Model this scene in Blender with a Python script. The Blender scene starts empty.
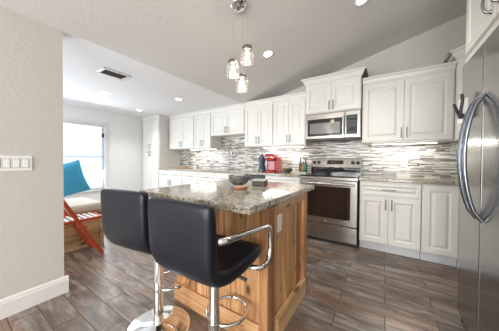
import bpy, bmesh, math, random
from mathutils import Vector, Matrix
random.seed(7)
C = bpy.context.scene
COL = C.collection
PI = math.pi

# ------------------------------------------------------------------ camera
CAM_H = 1.1318
cam_data = bpy.data.cameras.new('camera')
cam = bpy.data.objects.new('camera', cam_data)
COL.objects.link(cam)
yaw, pitch, roll = math.radians(33.1604), math.radians(0.8659), math.radians(0.3876)
F = Vector((-math.sin(yaw)*math.cos(pitch), math.cos(yaw)*math.cos(pitch), -math.sin(pitch)))
R = Vector((math.cos(yaw), math.sin(yaw), 0)); U = R.cross(F)
R2 = R*math.cos(roll)+U*math.sin(roll); U2 = U*math.cos(roll)-R*math.sin(roll)
m = Matrix(((R2.x, U2.x, -F.x), (R2.y, U2.y, -F.y), (R2.z, U2.z, -F.z)))
cam.matrix_world = Matrix.Translation((0, 0, CAM_H)) @ m.to_4x4()
cam_data.sensor_width = 36; cam_data.lens = 206.247*36/499
cam_data.shift_y = -2.78/499
cam_data.clip_start = 0.02
C.camera = cam

# ------------------------------------------------------------------ world, lights, exposure
C.view_settings.view_transform = 'Standard'
C.view_settings.look = 'None'
C.view_settings.exposure = 0.1
C.view_settings.gamma = 1.0
C.view_settings.use_curve_mapping = False
C.cycles.max_bounces = 8
C.cycles.diffuse_bounces = 5
C.cycles.sample_clamp_indirect = 6
world = bpy.data.worlds.new('world'); C.world = world
world.use_nodes = True
bg = world.node_tree.nodes['Background']
bg.inputs[0].default_value = (0.80, 0.90, 1.0, 1); bg.inputs[1].default_value = 3.1

def area(name, loc, look, size, size_y, power, color=(1, 1, 1), spread=None):
    l = bpy.data.lights.new(name, 'AREA'); l.shape = 'RECTANGLE'
    l.size = size; l.size_y = size_y; l.energy = power; l.color = color
    if spread: l.spread = spread
    o = bpy.data.objects.new(name, l); COL.objects.link(o)
    o.location = loc
    o.rotation_euler = Vector(look).to_track_quat('-Z', 'Y').to_euler()
    return o
CEIL = 2.188; XL = -2.245; SL = 0.243
XR = 1.275; YW = 3.582; YC = 2.947; XW = -5.25; YB = -3.0
def ceil_z(x): return CEIL if x < XL else CEIL + SL*(x-XL)
# daylight through the dining nook window, then added fill lamps out of view
area('daylight_dining', (XW+0.14, 1.35, 1.25), (1, 0, -0.4), 1.5, 1.35, 34, (0.86, 0.93, 1.0))
area('daylight_rear', (-1.3, YB+0.08, 1.25), (0, 1, -0.05), 1.35, 1.9, 92, (1.0, 0.98, 0.95))  # added fill lamp behind the camera, set in an invented window
area('fill_rear_b', (0.45, YB+0.08, 1.25), (0, 1, -0.05), 1.1, 1.9, 76, (1.0, 0.98, 0.95))  # second added fill lamp, beside the first
area('fill_dining_side', (-3.9, -1.40, 1.3), (0, 1, 0.06), 1.6, 1.7, 80, (0.85, 0.92, 1.0))  # added fill lamp brightening the nook; the wall behind it has no window

# ------------------------------------------------------------------ material helpers
def mat(name, color=(0.8, 0.8, 0.8), rough=0.5, metal=0.0, spec=0.5, emit=None, strength=0, coat=0):
    M = bpy.data.materials.new(name); M.use_nodes = True
    b = M.node_tree.nodes['Principled BSDF']
    b.inputs['Base Color'].default_value = (*color, 1)
    b.inputs['Roughness'].default_value = rough
    b.inputs['Metallic'].default_value = metal
    b.inputs['Specular IOR Level'].default_value = spec
    b.inputs['Coat Weight'].default_value = coat
    if emit:
        b.inputs['Emission Color'].default_value = (*emit, 1)
        b.inputs['Emission Strength'].default_value = strength
    return M
class NT:
    def __init__(s, M): s.t = M.node_tree; s.b = s.t.nodes['Principled BSDF']
    def n(s, kind, **kw):
        q = s.t.nodes.new(kind)
        for k, v in kw.items():
            if hasattr(q, k): setattr(q, k, v)
            else: q.inputs[k].default_value = v
        return q
    def l(s, a, b): s.t.links.new(a, b)
    def coords(s, scale=(1, 1, 1), rot=(0, 0, 0), loc=(0, 0, 0), world=True):
        if world: src = s.n('ShaderNodeNewGeometry').outputs['Position']
        else: src = s.n('ShaderNodeTexCoord').outputs['Object']
        mp = s.n('ShaderNodeMapping')
        mp.inputs['Scale'].default_value = scale; mp.inputs['Rotation'].default_value = rot
        mp.inputs['Location'].default_value = loc
        s.l(src, mp.inputs['Vector']); return mp.outputs[0]
    def ramp(s, fac, stops, interp='LINEAR'):
        r = s.n('ShaderNodeValToRGB'); r.color_ramp.interpolation = interp
        e = r.color_ramp.elements
        while len(e) < len(stops): e.new(0.5)
        for i, (p, c) in enumerate(stops):
            e[i].position = p; e[i].color = (*c, 1)
        s.l(fac, r.inputs[0]); return r.outputs[0]
    def mix(s, fac, a, b, mode='MIX'):
        q = s.n('ShaderNodeMix'); q.data_type = 'RGBA'; q.blend_type = mode
        for i, v in ((0, fac), (6, a), (7, b)):
            if hasattr(v, 'is_linked') or hasattr(v, 'links'): s.l(v, q.inputs[i])
            elif i == 0: q.inputs[0].default_value = v
            else: q.inputs[i].default_value = (*v, 1)
        return q.outputs[2]
    def bump(s, h, strength=0.2, dist=0.01):
        b = s.n('ShaderNodeBump'); b.inputs['Strength'].default_value = strength
        b.inputs['Distance'].default_value = dist
        s.l(h, b.inputs['Height']); s.l(b.outputs[0], s.b.inputs['Normal'])

def plaster(name, color, bump=0.25, scale=60):
    M = mat(name, color, 0.85, spec=0.2); t = NT(M)
    v = t.coords()
    n = t.n('ShaderNodeTexNoise', Scale=scale, Detail=3.0); t.l(v, n.inputs['Vector'])
    t.bump(n.outputs[0], bump, 0.012)
    return M
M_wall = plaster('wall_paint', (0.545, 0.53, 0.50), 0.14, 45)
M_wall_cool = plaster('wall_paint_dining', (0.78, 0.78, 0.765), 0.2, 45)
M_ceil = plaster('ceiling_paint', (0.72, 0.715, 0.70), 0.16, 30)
M_ceil_low = plaster('ceiling_paint_lit', (0.82, 0.82, 0.82), 0.14, 30)  # lighter copy of the ceiling paint; nook brightness put into the colour
M_trim = mat('trim_white', (0.70, 0.695, 0.68), 0.4)
M_cab = mat('cabinet_white_paint', (0.69, 0.675, 0.635), 0.36)
M_toe = mat('toe_kick_white', (0.62, 0.64, 0.66), 0.5)
M_steel = mat('brushed_stainless', (0.40, 0.385, 0.365), 0.25, 1.0)
def brushed():
    t = NT(M_steel); v = t.coords((3, 3, 120))
    n = t.n('ShaderNodeTexNoise', Scale=1.0, Detail=2.0); t.l(v, n.inputs['Vector'])
    mr = t.n('ShaderNodeMapRange'); mr.inputs[3].default_value = 0.22; mr.inputs[4].default_value = 0.30
    t.l(n.outputs[0], mr.inputs[0]); t.l(mr.outputs[0], t.b.inputs['Roughness'])
brushed()
M_fridge = mat('fridge_stainless', (0.31, 0.30, 0.285), 0.2, 1.0)
def fridge_wave():
    t = NT(M_fridge); v = t.coords((1, 3, 5))
    n = t.n('ShaderNodeTexNoise', Scale=1.2, Detail=1.0); t.l(v, n.inputs['Vector'])
    t.bump(n.outputs[0], 0.06, 0.02)
fridge_wave()
M_chrome = mat('polished_chrome', (0.80, 0.80, 0.80), 0.06, 1.0)
M_nickel = mat('satin_nickel', (0.30, 0.285, 0.265), 0.3, 1.0)
M_bowh = mat('brushed_handle_steel', (0.20, 0.22, 0.26), 0.25, 1.0)
M_black_glass = mat('black_glass', (0.012, 0.012, 0.014), 0.06, 0, 0.6)
M_oven_glass = mat('oven_window_glass', (0.022, 0.014, 0.012), 0.08, 0, 0.6)
M_mw_glass = mat('microwave_window', (0.16, 0.16, 0.165), 0.12, 0, 0.7)
M_black = mat('black_plastic', (0.02, 0.02, 0.022), 0.4)
M_darkgap = mat('dark_gasket', (0.02, 0.018, 0.016), 0.7)
M_leather = mat('black_leather', (0.009, 0.011, 0.017), 0.36, 0, 0.33)
def leather():
    t = NT(M_leather); v = t.coords(world=False)
    n = t.n('ShaderNodeTexNoise', Scale=7.0, Detail=3.0); t.l(v, n.inputs['Vector'])
    t.bump(n.outputs[0], 0.28, 0.02)
leather()
M_plate = mat('white_plastic', (0.82, 0.82, 0.80), 0.35)
M_groove = mat('shadow_line_grey', (0.30, 0.30, 0.29), 0.6)
M_olive = mat('dark_olive_end', (0.22, 0.19, 0.12), 0.8)  # dark olive colour on some crown return faces

def granite():
    M = mat('granite', (0.5, 0.47, 0.42), 0.12, 0, 0.5); t = NT(M)
    v = t.coords()
    n1 = t.n('ShaderNodeTexNoise', Scale=14.0, Detail=6.0, Roughness=0.7); t.l(v, n1.inputs['Vector'])
    base = t.ramp(n1.outputs[0], [(0.30, (0.05, 0.04, 0.032)), (0.43, (0.19, 0.155, 0.115)), (0.55, (0.42, 0.375, 0.295)), (0.72, (0.24, 0.18, 0.115))])
    n2 = t.n('ShaderNodeTexVoronoi', Scale=95.0); t.l(v, n2.inputs['Vector'])
    sp = t.ramp(n2.outputs['Color'], [(0.0, (0.03, 0.027, 0.024)), (0.30, (0.03, 0.027, 0.024)), (0.37, (0.38, 0.35, 0.29)), (0.62, (0.56, 0.52, 0.44)), (0.9, (0.22, 0.15, 0.10))])
    n3 = t.n('ShaderNodeTexNoise', Scale=40.0, Detail=4.0); t.l(v, n3.inputs['Vector'])
    f = t.ramp(n3.outputs[0], [(0.40, (0.1, 0.1, 0.1)), (0.60, (0.85, 0.85, 0.85))])
    c = t.mix(f, base, sp)
    t.l(c, t.b.inputs['Base Color'])
    return M
M_granite = granite()

def mosaic():
    M = mat('linear_mosaic_tile', (0.6, 0.6, 0.6), 0.2); t = NT(M)
    v = t.coords((1, 1, 1), rot=(PI/2, 0, 0))
    def br(width, h, off, freq):
        b = t.n('ShaderNodeTexBrick', Scale=1.0, offset=off, offset_frequency=freq, squash=0.62, squash_frequency=3)
        b.inputs['Color1'].default_value = (0, 0, 0, 1); b.inputs['Color2'].default_value = (1, 1, 1, 1)
        b.inputs['Mortar'].default_value = (0.42, 0.42, 0.42, 1)
        b.inputs['Mortar Size'].default_value = 0.0011; b.inputs['Mortar Smooth'].default_value = 0
        b.inputs['Bias'].default_value = 0.0
        b.inputs['Brick Width'].default_value = width; b.inputs['Row Height'].default_value = h
        t.l(v, b.inputs['Vector']); return b
    b1 = br(0.15, 0.0158, 0.37, 2)
    c = t.ramp(b1.outputs['Color'], [(0.0, (0.09, 0.075, 0.065)), (0.13, (0.46, 0.43, 0.37)), (0.26, (0.20, 0.175, 0.15)), (0.38, (0.62, 0.61, 0.57)),
                                     (0.52, (0.36, 0.33, 0.28)), (0.64, (0.66, 0.66, 0.63)), (0.78, (0.17, 0.17, 0.175)), (0.88, (0.52, 0.49, 0.43))], 'CONSTANT')
    t.l(c, t.b.inputs['Base Color'])
    mr = t.n('ShaderNodeMath', operation='MULTIPLY'); mr.inputs[1].default_value = -1.0
    t.l(b1.outputs['Fac'], mr.inputs[0]); t.bump(mr.outputs[0], 0.5, 0.003)
    return M
M_mosaic = mosaic()

def floor_mat():
    M = mat('wood_look_floor_tile', (0.2, 0.16, 0.13), 0.3, 0, 0.8); t = NT(M)
    v = t.coords((1, 1, 1), loc=(1.826+0.615*8, -0.27+0.1515*40, 0))
    b = t.n('ShaderNodeTexBrick', Scale=1.0, offset=0.5, offset_frequency=2, squash=1.0)
    b.inputs['Color1'].default_value = (0, 0, 0, 1); b.inputs['Color2'].default_value = (1, 1, 1, 1)
    b.inputs['Mortar'].default_value = (0.5, 0.5, 0.5, 1)
    b.inputs['Mortar Size'].default_value = 0.0030; b.inputs['Mortar Smooth'].default_value = 0.1
    b.inputs['Brick Width'].default_value = 0.615; b.inputs['Row Height'].default_value = 0.1515
    t.l(v, b.inputs['Vector'])
    v2 = t.coords((3.2, 16, 2.0))
    off = t.n('ShaderNodeVectorMath', operation='ADD'); t.l(v2, off.inputs[0])
    sc = t.n('ShaderNodeVectorMath', operation='SCALE'); sc.inputs['Scale'].default_value = 9.0
    t.l(b.outputs['Color'], sc.inputs[0]); t.l(sc.outputs[0], off.inputs[1])
    n = t.n('ShaderNodeTexNoise', Scale=1.0, Detail=6.0, Roughness=0.62, Distortion=0.8); t.l(off.outputs[0], n.inputs['Vector'])
    grain = t.ramp(n.outputs[0], [(0.28, (0.048, 0.031, 0.023)), (0.42, (0.118, 0.085, 0.066)), (0.54, (0.185, 0.150, 0.126)), (0.66, (0.31, 0.275, 0.25)), (0.78, (0.17, 0.105, 0.070))])
    per = t.ramp(b.outputs['Color'], [(0.0, (0.78, 0.68, 0.60)), (0.35, (1.05, 0.95, 0.88)), (0.65, (0.98, 1.02, 1.06)), (1.0, (1.25, 1.2, 1.17))])
    c = t.mix(1.0, grain, per, 'MULTIPLY')
    pn = t.n('ShaderNodeTexNoise', Scale=2.2, Detail=3.0); t.l(t.coords((0.7, 2.4, 1)), pn.inputs['Vector'])
    c = t.mix(1.0, c, t.ramp(pn.outputs[0], [(0.38, (0.92, 0.96, 1.0)), (0.5, (1, 1, 1)), (0.64, (1.12, 0.86, 0.70))]), 'MULTIPLY')
    c2 = t.mix(b.outputs['Fac'], c, (0.085, 0.074, 0.066))
    t.l(c2, t.b.inputs['Base Color'])
    mr = t.n('ShaderNodeMapRange'); mr.inputs[3].default_value = 0.24; mr.inputs[4].default_value = 0.38
    t.l(n.outputs[0], mr.inputs[0])
    ar = t.n('ShaderNodeMath', operation='ADD'); t.l(mr.outputs[0], ar.inputs[0]); t.l(b.outputs['Fac'], ar.inputs[1]); t.l(ar.outputs[0], t.b.inputs['Roughness'])
    inv = t.n('ShaderNodeMath', operation='SUBTRACT'); inv.inputs[0].default_value = 1.0; t.l(b.outputs['Fac'], inv.inputs[1])
    t.bump(inv.outputs[0], 0.4, 0.002)
    return M
M_floor = floor_mat()

def wood(name, dark, mid, light, grain_axis='Z', plank=0.1, plank_axis='X', rough=0.45, knots=True, contrast=1.0):
    M = mat(name, mid, rough, 0, 0.35); t = NT(M)
    sc = {'X': (1.2, 14, 14), 'Y': (14, 1.2, 14), 'Z': (14, 14, 1.2)}[grain_axis]
    pos = t.n('ShaderNodeNewGeometry').outputs['Position']
    sep = t.n('ShaderNodeSeparateXYZ'); t.l(pos, sep.inputs[0])
    d = t.n('ShaderNodeMath', operation='DIVIDE'); d.inputs[1].default_value = plank; t.l(sep.outputs[plank_axis], d.inputs[0])
    fl = t.n('ShaderNodeMath', operation='FLOOR'); t.l(d.outputs[0], fl.inputs[0])
    wn = t.n('ShaderNodeTexWhiteNoise'); wn.noise_dimensions = '1D'; t.l(fl.outputs[0], wn.inputs['W'])
    v = t.coords(sc)
    off = t.n('ShaderNodeVectorMath', operation='SCALE'); off.inputs['Scale'].default_value = 20.0; t.l(wn.outputs['Color'], off.inputs[0])
    ad = t.n('ShaderNodeVectorMath', operation='ADD'); t.l(v, ad.inputs[0]); t.l(off.outputs[0], ad.inputs[1])
    n = t.n('ShaderNodeTexNoise', Scale=1.0, Detail=5.0, Roughness=0.6, Distortion=1.2); t.l(ad.outputs[0], n.inputs['Vector'])
    c = t.ramp(n.outputs[0], [(0.28, dark), (0.46, mid), (0.62, light), (0.8, mid)])
    per = t.ramp(wn.outputs['Value'], [(0.0, (0.62, 0.52, 0.44)), (0.5, (1, 1, 1)), (1.0, (1.22, 1.18, 1.10))])
    c = t.mix(contrast, c, per, 'MULTIPLY')
    if knots:
        ks = {'X': (3, 9, 9), 'Y': (9, 3, 9), 'Z': (9, 9, 4.5)}[grain_axis]
        kv = t.coords(ks)
        ad2 = t.n('ShaderNodeVectorMath', operation='ADD'); t.l(kv, ad2.inputs[0]); t.l(off.outputs[0], ad2.inputs[1])
        vo = t.n('ShaderNodeTexVoronoi', Scale=1.0); t.l(ad2.outputs[0], vo.inputs['Vector'])
        kf = t.ramp(vo.outputs['Distance'], [(0.0, (1, 1, 1)), (0.09, (0.9, 0.9, 0.9)), (0.2, (0, 0, 0))])
        c = t.mix(kf, c, tuple(x*0.35 for x in dark))
    t.l(c, t.b.inputs['Base Color'])
    return M
CD, CM, CLt = (0.20, 0.080, 0.030), (0.42, 0.21, 0.092), (0.60, 0.365, 0.185)
M_cedar_x = wood('cedar_boards_front', CD, CM, CLt, 'Z', 0.105, 'X')
M_cedar_y = wood('cedar_boards_side', CD, CM, CLt, 'Z', 0.0875, 'Y')
M_cedar_rail_y = wood('cedar_rail_side', (0.34, 0.175, 0.078), (0.52, 0.31, 0.155), (0.64, 0.42, 0.235), 'Y', 0.5, 'Z', contrast=0.3)
M_cedar_rail_x = wood('cedar_rail_front', CD, CM, CLt, 'X', 0.5, 'Z', contrast=0.3)
M_crate = wood('bench_pine', (0.32, 0.18, 0.085), (0.52, 0.33, 0.17), (0.64, 0.45, 0.26), 'Y', 0.1, 'Z', contrast=0.6)
M_red = mat('red_paint', (0.48, 0.065, 0.022), 0.4)
M_slat = mat('white_slat', (0.75, 0.74, 0.72), 0.4)  # plain white for the chair's seat slats and the island socket
M_cushion = mat('beige_fabric', (0.60, 0.54, 0.45), 0.9)
M_blue = mat('turquoise_fabric', (0.05, 0.36, 0.60), 0.85)
def fab(M, s=30):
    t = NT(M); v = t.coords()
    n = t.n('ShaderNodeTexNoise', Scale=float(s), Detail=3.0); t.l(v, n.inputs['Vector']); t.bump(n.outputs[0], 0.3, 0.01)
fab(M_cushion); fab(M_blue, 18)
M_redpl = mat('red_gloss_plastic', (0.33, 0.018, 0.018), 0.15, coat=0.5)
M_ltred = mat('silver_panel', (0.40, 0.22, 0.24), 0.25, 0.4)
M_bluegl = mat('dark_blue_plastic', (0.035, 0.055, 0.085), 0.2)
M_stone = mat('grey_stone', (0.12, 0.115, 0.11), 0.6)
def stone():
    t = NT(M_stone); v = t.coords((60, 60, 90)); n = t.n('ShaderNodeTexNoise', Scale=1.0, Detail=2.0); t.l(v, n.inputs['Vector'])
    t.l(t.ramp(n.outputs[0], [(0.35, (0.05, 0.045, 0.045)), (0.65, (0.22, 0.21, 0.20))]), t.b.inputs['Base Color'])
stone()
M_sage = mat('pale_sage_glaze', (0.45, 0.46, 0.40), 0.3)
M_trivet = mat('light_wood_top', (0.55, 0.36, 0.24), 0.5)
M_trivet_edge = mat('reddish_bark_edge', (0.33, 0.14, 0.07), 0.6)
M_board = mat('brown_board_wood', (0.30, 0.20, 0.11), 0.5)
M_darkwood = mat('dark_wood', (0.05, 0.035, 0.028), 0.4)
M_green = mat('green_glass', (0.02, 0.09, 0.045), 0.1)
M_amber = mat('amber_liquid', (0.26, 0.12, 0.05), 0.15)
M_leaf = mat('green_leaf', (0.05, 0.085, 0.03), 0.5)
M_fruit = mat('red_fruit', (0.35, 0.07, 0.03), 0.4)
M_display = mat('green_display', (0.03, 0.04, 0.04), 0.2, emit=(0.3, 0.75, 0.6), strength=0.05)
M_mark = mat('light_marking', (0.08, 0.08, 0.08), 0.4)
M_ventslat = mat('vent_grey_slat', (0.30, 0.29, 0.26), 0.6)
M_darkvent = mat('vent_duct_dark', (0.10, 0.095, 0.08), 0.8)
M_lamp = mat('lamp_emitter', (1, 1, 1), 0.5, emit=(1.0, 0.98, 0.95), strength=14)
M_led = mat('led_emitter', (1, 1, 1), 0.5, emit=(1.0, 0.96, 0.88), strength=10)
M_bulb = mat('bulb_glow', (1, 0.9, 0.7), 0.5, emit=(1.0, 0.84, 0.62), strength=6)
M_bottleneck = mat('dark_green_glass', (0.01, 0.04, 0.02), 0.1)

def thin_glass(name, tint=(1, 1, 1), amount=0.10, haze=0.0):
    M = bpy.data.materials.new(name); M.use_nodes = True; t = M.node_tree
    t.nodes.remove(t.nodes['Principled BSDF']); out = t.nodes['Material Output']
    tr = t.nodes.new('ShaderNodeBsdfTransparent'); tr.inputs[0].default_value = (*tint, 1)
    gl = t.nodes.new('ShaderNodeBsdfGlossy'); gl.inputs['Roughness'].default_value = 0.03
    lw = t.nodes.new('ShaderNodeLayerWeight'); lw.inputs[0].default_value = 0.35
    ma = t.nodes.new('ShaderNodeMath'); ma.operation = 'MULTIPLY_ADD'; ma.inputs[1].default_value = 0.55; ma.inputs[2].default_value = amount*0.5
    mx = t.nodes.new('ShaderNodeMixShader')
    t.links.new(lw.outputs['Facing'], ma.inputs[0]); t.links.new(ma.outputs[0], mx.inputs[0])
    t.links.new(tr.outputs[0], mx.inputs[1]); t.links.new(gl.outputs[0], mx.inputs[2]); t.links.new(mx.outputs[0], out.inputs[0])
    if haze:
        df = t.nodes.new('ShaderNodeBsdfTranslucent'); df.inputs[0].default_value = (0.95, 0.94, 0.92, 1)
        m2 = t.nodes.new('ShaderNodeMixShader'); m2.inputs[0].default_value = haze
        t.links.new(mx.outputs[0], m2.inputs[1]); t.links.new(df.outputs[0], m2.inputs[2]); t.links.new(m2.outputs[0], out.inputs[0])
    return M
M_glass = thin_glass('clear_jar_glass', (0.97, 0.96, 0.95), 0.12, haze=0.03)
M_pane = thin_glass('window_glass', (1, 1, 1), 0.08)
def blind_mat():
    M = bpy.data.materials.new('blind_slats'); M.use_nodes = True; t = M.node_tree
    b = t.nodes['Principled BSDF']; b.inputs['Base Color'].default_value = (0.86, 0.88, 0.90, 1); b.inputs['Roughness'].default_value = 0.5
    tl = t.nodes.new('ShaderNodeBsdfTranslucent'); tl.inputs[0].default_value = (0.9, 0.93, 0.96, 1)
    mx = t.nodes.new('ShaderNodeMixShader'); mx.inputs[0].default_value = 0.6
    out = t.nodes['Material Output']
    t.links.new(b.outputs[0], mx.inputs[1]); t.links.new(tl.outputs[0], mx.inputs[2]); t.links.new(mx.outputs[0], out.inputs[0])
    return M
M_blind = blind_mat()

# ------------------------------------------------------------------ mesh helpers
class MB:
    """collects shapes in one mesh"""
    def __init__(s): s.v = []; s.f = []; s.m = []; s.sm = []
    def add(s, verts, faces, mi=0, smooth=False):
        o = len(s.v); s.v += [tuple(v) for v in verts]
        for f in faces: s.f.append([i+o for i in f]); s.m.append(mi); s.sm.append(smooth)
        return s
    def box(s, x0, x1, y0, y1, z0, z1, mi=0, bev=0.0):
        if bev > 0:
            bm = bmesh.new()
            bmesh.ops.create_cube(bm, size=1)
            for v in bm.verts:
                v.co = ((x0+x1)/2+v.co.x*(x1-x0), (y0+y1)/2+v.co.y*(y1-y0), (z0+z1)/2+v.co.z*(z1-z0))
            bmesh.ops.bevel(bm, geom=bm.edges[:], offset=bev, segments=2, affect='EDGES', profile=0.5)
            bm.verts.index_update()
            s.add([v.co[:] for v in bm.verts], [[v.index for v in f.verts] for f in bm.faces], mi); bm.free(); return s
        v = [(x0, y0, z0), (x1, y0, z0), (x1, y1, z0), (x0, y1, z0), (x0, y0, z1), (x1, y0, z1), (x1, y1, z1), (x0, y1, z1)]
        return s.add(v, [(0, 3, 2, 1), (4, 5, 6, 7), (0, 1, 5, 4), (1, 2, 6, 5), (2, 3, 7, 6), (3, 0, 4, 7)], mi)
    def lathe(s, prof, n=24, c=(0, 0, 0), mi=0, axis='Z'):
        vs = []; fs = []
        for r, z in prof:
            for k in range(n):
                a = 2*PI*k/n; p = (r*math.cos(a), r*math.sin(a), z)
                if axis == 'Y': p = (p[0], p[2], p[1])
                if axis == 'X': p = (p[2], p[0], p[1])
                vs.append((p[0]+c[0], p[1]+c[1], p[2]+c[2]))
        for i in range(len(prof)-1):
            for k in range(n):
                fs.append((i*n+k, i*n+(k+1) % n, (i+1)*n+(k+1) % n, (i+1)*n+k))
        s.add(vs, fs, mi, True)
        if prof[0][0] > 1e-5: s.add([vs[k] for k in range(n)], [tuple(range(n))[::-1]], mi)
        if prof[-1][0] > 1e-5: s.add([vs[(len(prof)-1)*n+k] for k in range(n)], [tuple(range(n))], mi)
        return s
    def tube(s, pts, r, n=8, mi=0, closed=False, smooth_steps=0):
        P = [Vector(p) for p in pts]
        if smooth_steps:
            for _ in range(smooth_steps):
                Q = [] if closed else [P[0]]
                rng = range(len(P) if closed else len(P)-1)
                for i in rng:
                    a, b = P[i], P[(i+1) % len(P)]
                    Q += [a*0.75+b*0.25, a*0.25+b*0.75]
                if not closed: Q.append(P[-1])
                P = Q
        N = len(P); vs = []; fs = []; ref = None
        for i in range(N):
            if closed: d = P[(i+1) % N]-P[i-1]
            else: d = P[min(i+1, N-1)]-P[max(i-1, 0)]
            d.normalize()
            if ref is None: ref = Vector((0, 0, 1)) if abs(d.z) < 0.9 else Vector((1, 0, 0))
            a = d.cross(ref).normalized(); b = a.cross(d).normalized(); ref = b
            rr = r[i] if isinstance(r, (list, tuple)) else r
            for k in range(n):
                t = 2*PI*k/n; vs.append(P[i]+a*math.cos(t)*rr+b*math.sin(t)*rr)
        for i in range(N if closed else N-1):
            j = (i+1) % N
            for k in range(n): fs.append((i*n+k, i*n+(k+1) % n, j*n+(k+1) % n, j*n+k))
        s.add(vs, fs, mi, True)
        if not closed:
            s.add([vs[k] for k in range(n)], [tuple(range(n))], mi); s.add([vs[(N-1)*n+k] for k in range(n)], [tuple(range(n))], mi)
        return s
    def prism(s, poly, z0, z1, mi=0):
        n = len(poly)
        v = [(x, y, z0) for x, y in poly]+[(x, y, z1) for x, y in poly]
        return s.add(v, [tuple(range(n))[::-1], tuple(range(n, 2*n))]+[(i, (i+1) % n, n+(i+1) % n, n+i) for i in range(n)], mi)
    def bar(s, a, b, w, t, mi=0, side=(1, 0, 0)):
        """rectangular bar from a to b; w along side, t the other way"""
        a = Vector(a); b = Vector(b); d = (b-a).normalized(); sd = Vector(side); sd = (sd-d*sd.dot(d)).normalized(); u = d.cross(sd)
        v = []
        for p in (a, b):
            for i, j in ((-1, -1), (1, -1), (1, 1), (-1, 1)): v.append(p+sd*w/2*i+u*t/2*j)
        return s.add(v, [(0, 1, 2, 3), (7, 6, 5, 4), (0, 4, 5, 1), (1, 5, 6, 2), (2, 6, 7, 3), (3, 7, 4, 0)], mi)
    def build(s, name, mats, parent=None, subsurf=0, bevel=0, loc=None, shade=None):
        me = bpy.data.meshes.new(name); me.from_pydata(s.v, [], s.f)
        if not isinstance(mats, (list, tuple)): mats = [mats]
        for q in mats: me.materials.append(q)
        for i, p in enumerate(me.polygons): p.material_index = s.m[i]; p.use_smooth = s.sm[i]
        bm = bmesh.new(); bm.from_mesh(me); bmesh.ops.recalc_face_normals(bm, faces=bm.faces); bm.to_mesh(me); bm.free()
        o = bpy.data.objects.new(name, me); COL.objects.link(o)
        if parent: o.parent = parent
        if loc: o.location = loc
        if bevel:
            q = o.modifiers.new('bevel', 'BEVEL'); q.width = bevel; q.segments = 2; q.limit_method = 'ANGLE'
        if subsurf:
            q = o.modifiers.new('sub', 'SUBSURF'); q.levels = subsurf; q.render_levels = subsurf
        return o

def tag(o, label, cat, group=None):
    o['label'] = label; o['category'] = cat
    if group: o['group'] = group
    return o
def thing(name, label, cat, loc=(0, 0, 0), rz=0, group=None):
    o = bpy.data.objects.new(name, None); COL.objects.link(o); o.empty_display_size = 0.05
    o.location = loc; o.rotation_euler = (0, 0, rz)
    return tag(o, label, cat, group)
def struct(o): o['kind'] = 'structure'; return o
def dup(root, loc, rz=None, label=None):
    r = root.copy(); COL.objects.link(r); r.location = loc
    if rz is not None: r.rotation_euler = (0, 0, rz)
    if label: r['label'] = label
    for ch in list(root.children):
        c = ch.copy(); COL.objects.link(c); c.parent = r
        for g in list(ch.children):
            d = g.copy(); COL.objects.link(d); d.parent = c
    return r

# ------------------------------------------------------------------ room shell
T = 0.12
struct(MB().box(XW-T, XR+T, YB-T, YW+T, -0.1, 0).build('floor', M_floor))
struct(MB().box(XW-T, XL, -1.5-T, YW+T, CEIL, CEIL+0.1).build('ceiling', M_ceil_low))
def slab():
    a, b = XL, XR+T; za, zb = CEIL, ceil_z(XR+T)
    v = []
    for y in (YB-T, YW+T): v += [(a, y, za), (b, y, zb), (b, y, zb+0.1), (a, y, za+0.1)]
    return MB().add(v, [(0, 1, 2, 3), (7, 6, 5, 4), (0, 4, 5, 1), (1, 5, 6, 2), (2, 6, 7, 3), (3, 7, 4, 0)])
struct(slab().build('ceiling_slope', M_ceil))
# range wall (far), top follows the slope
wl = MB().prism([(XW-T, 0), (XR+T, 0), (XR+T, ceil_z(XR+T)+.05), (XL, CEIL+.05), (XW-T, CEIL+.05)], YW, YW+T)
wl.v = [(x, z, y) for x, y, z in wl.v]
struct(wl.build('wall_back', M_wall))
struct(MB().box(XR, XR+T, YB, YW, 0, ceil_z(XR)+.02).build('wall_right', M_wall))
# near left wall: ends at Y = 0.605
struct(MB().box(XL-T, XL, YB, 0.592, 0, CEIL).build('wall_left', M_wall))
struct(MB().box(XW, XL-T, -1.5-T, -1.5, 0, CEIL).build('wall_dining', M_wall_cool))
# window wall with opening
WY0, WY1, WZ0, WZ1 = 0.62, 2.10, 0.46, 1.87
struct(MB().box(XW-T, XW, -1.5, WY0, 0, CEIL).box(XW-T, XW, WY1, YW, 0, CEIL).box(XW-T, XW, WY0, WY1, 0, WZ0).box(XW-T, XW, WY0, WY1, WZ1, CEIL).build('wall_window', M_wall_cool))
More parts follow.
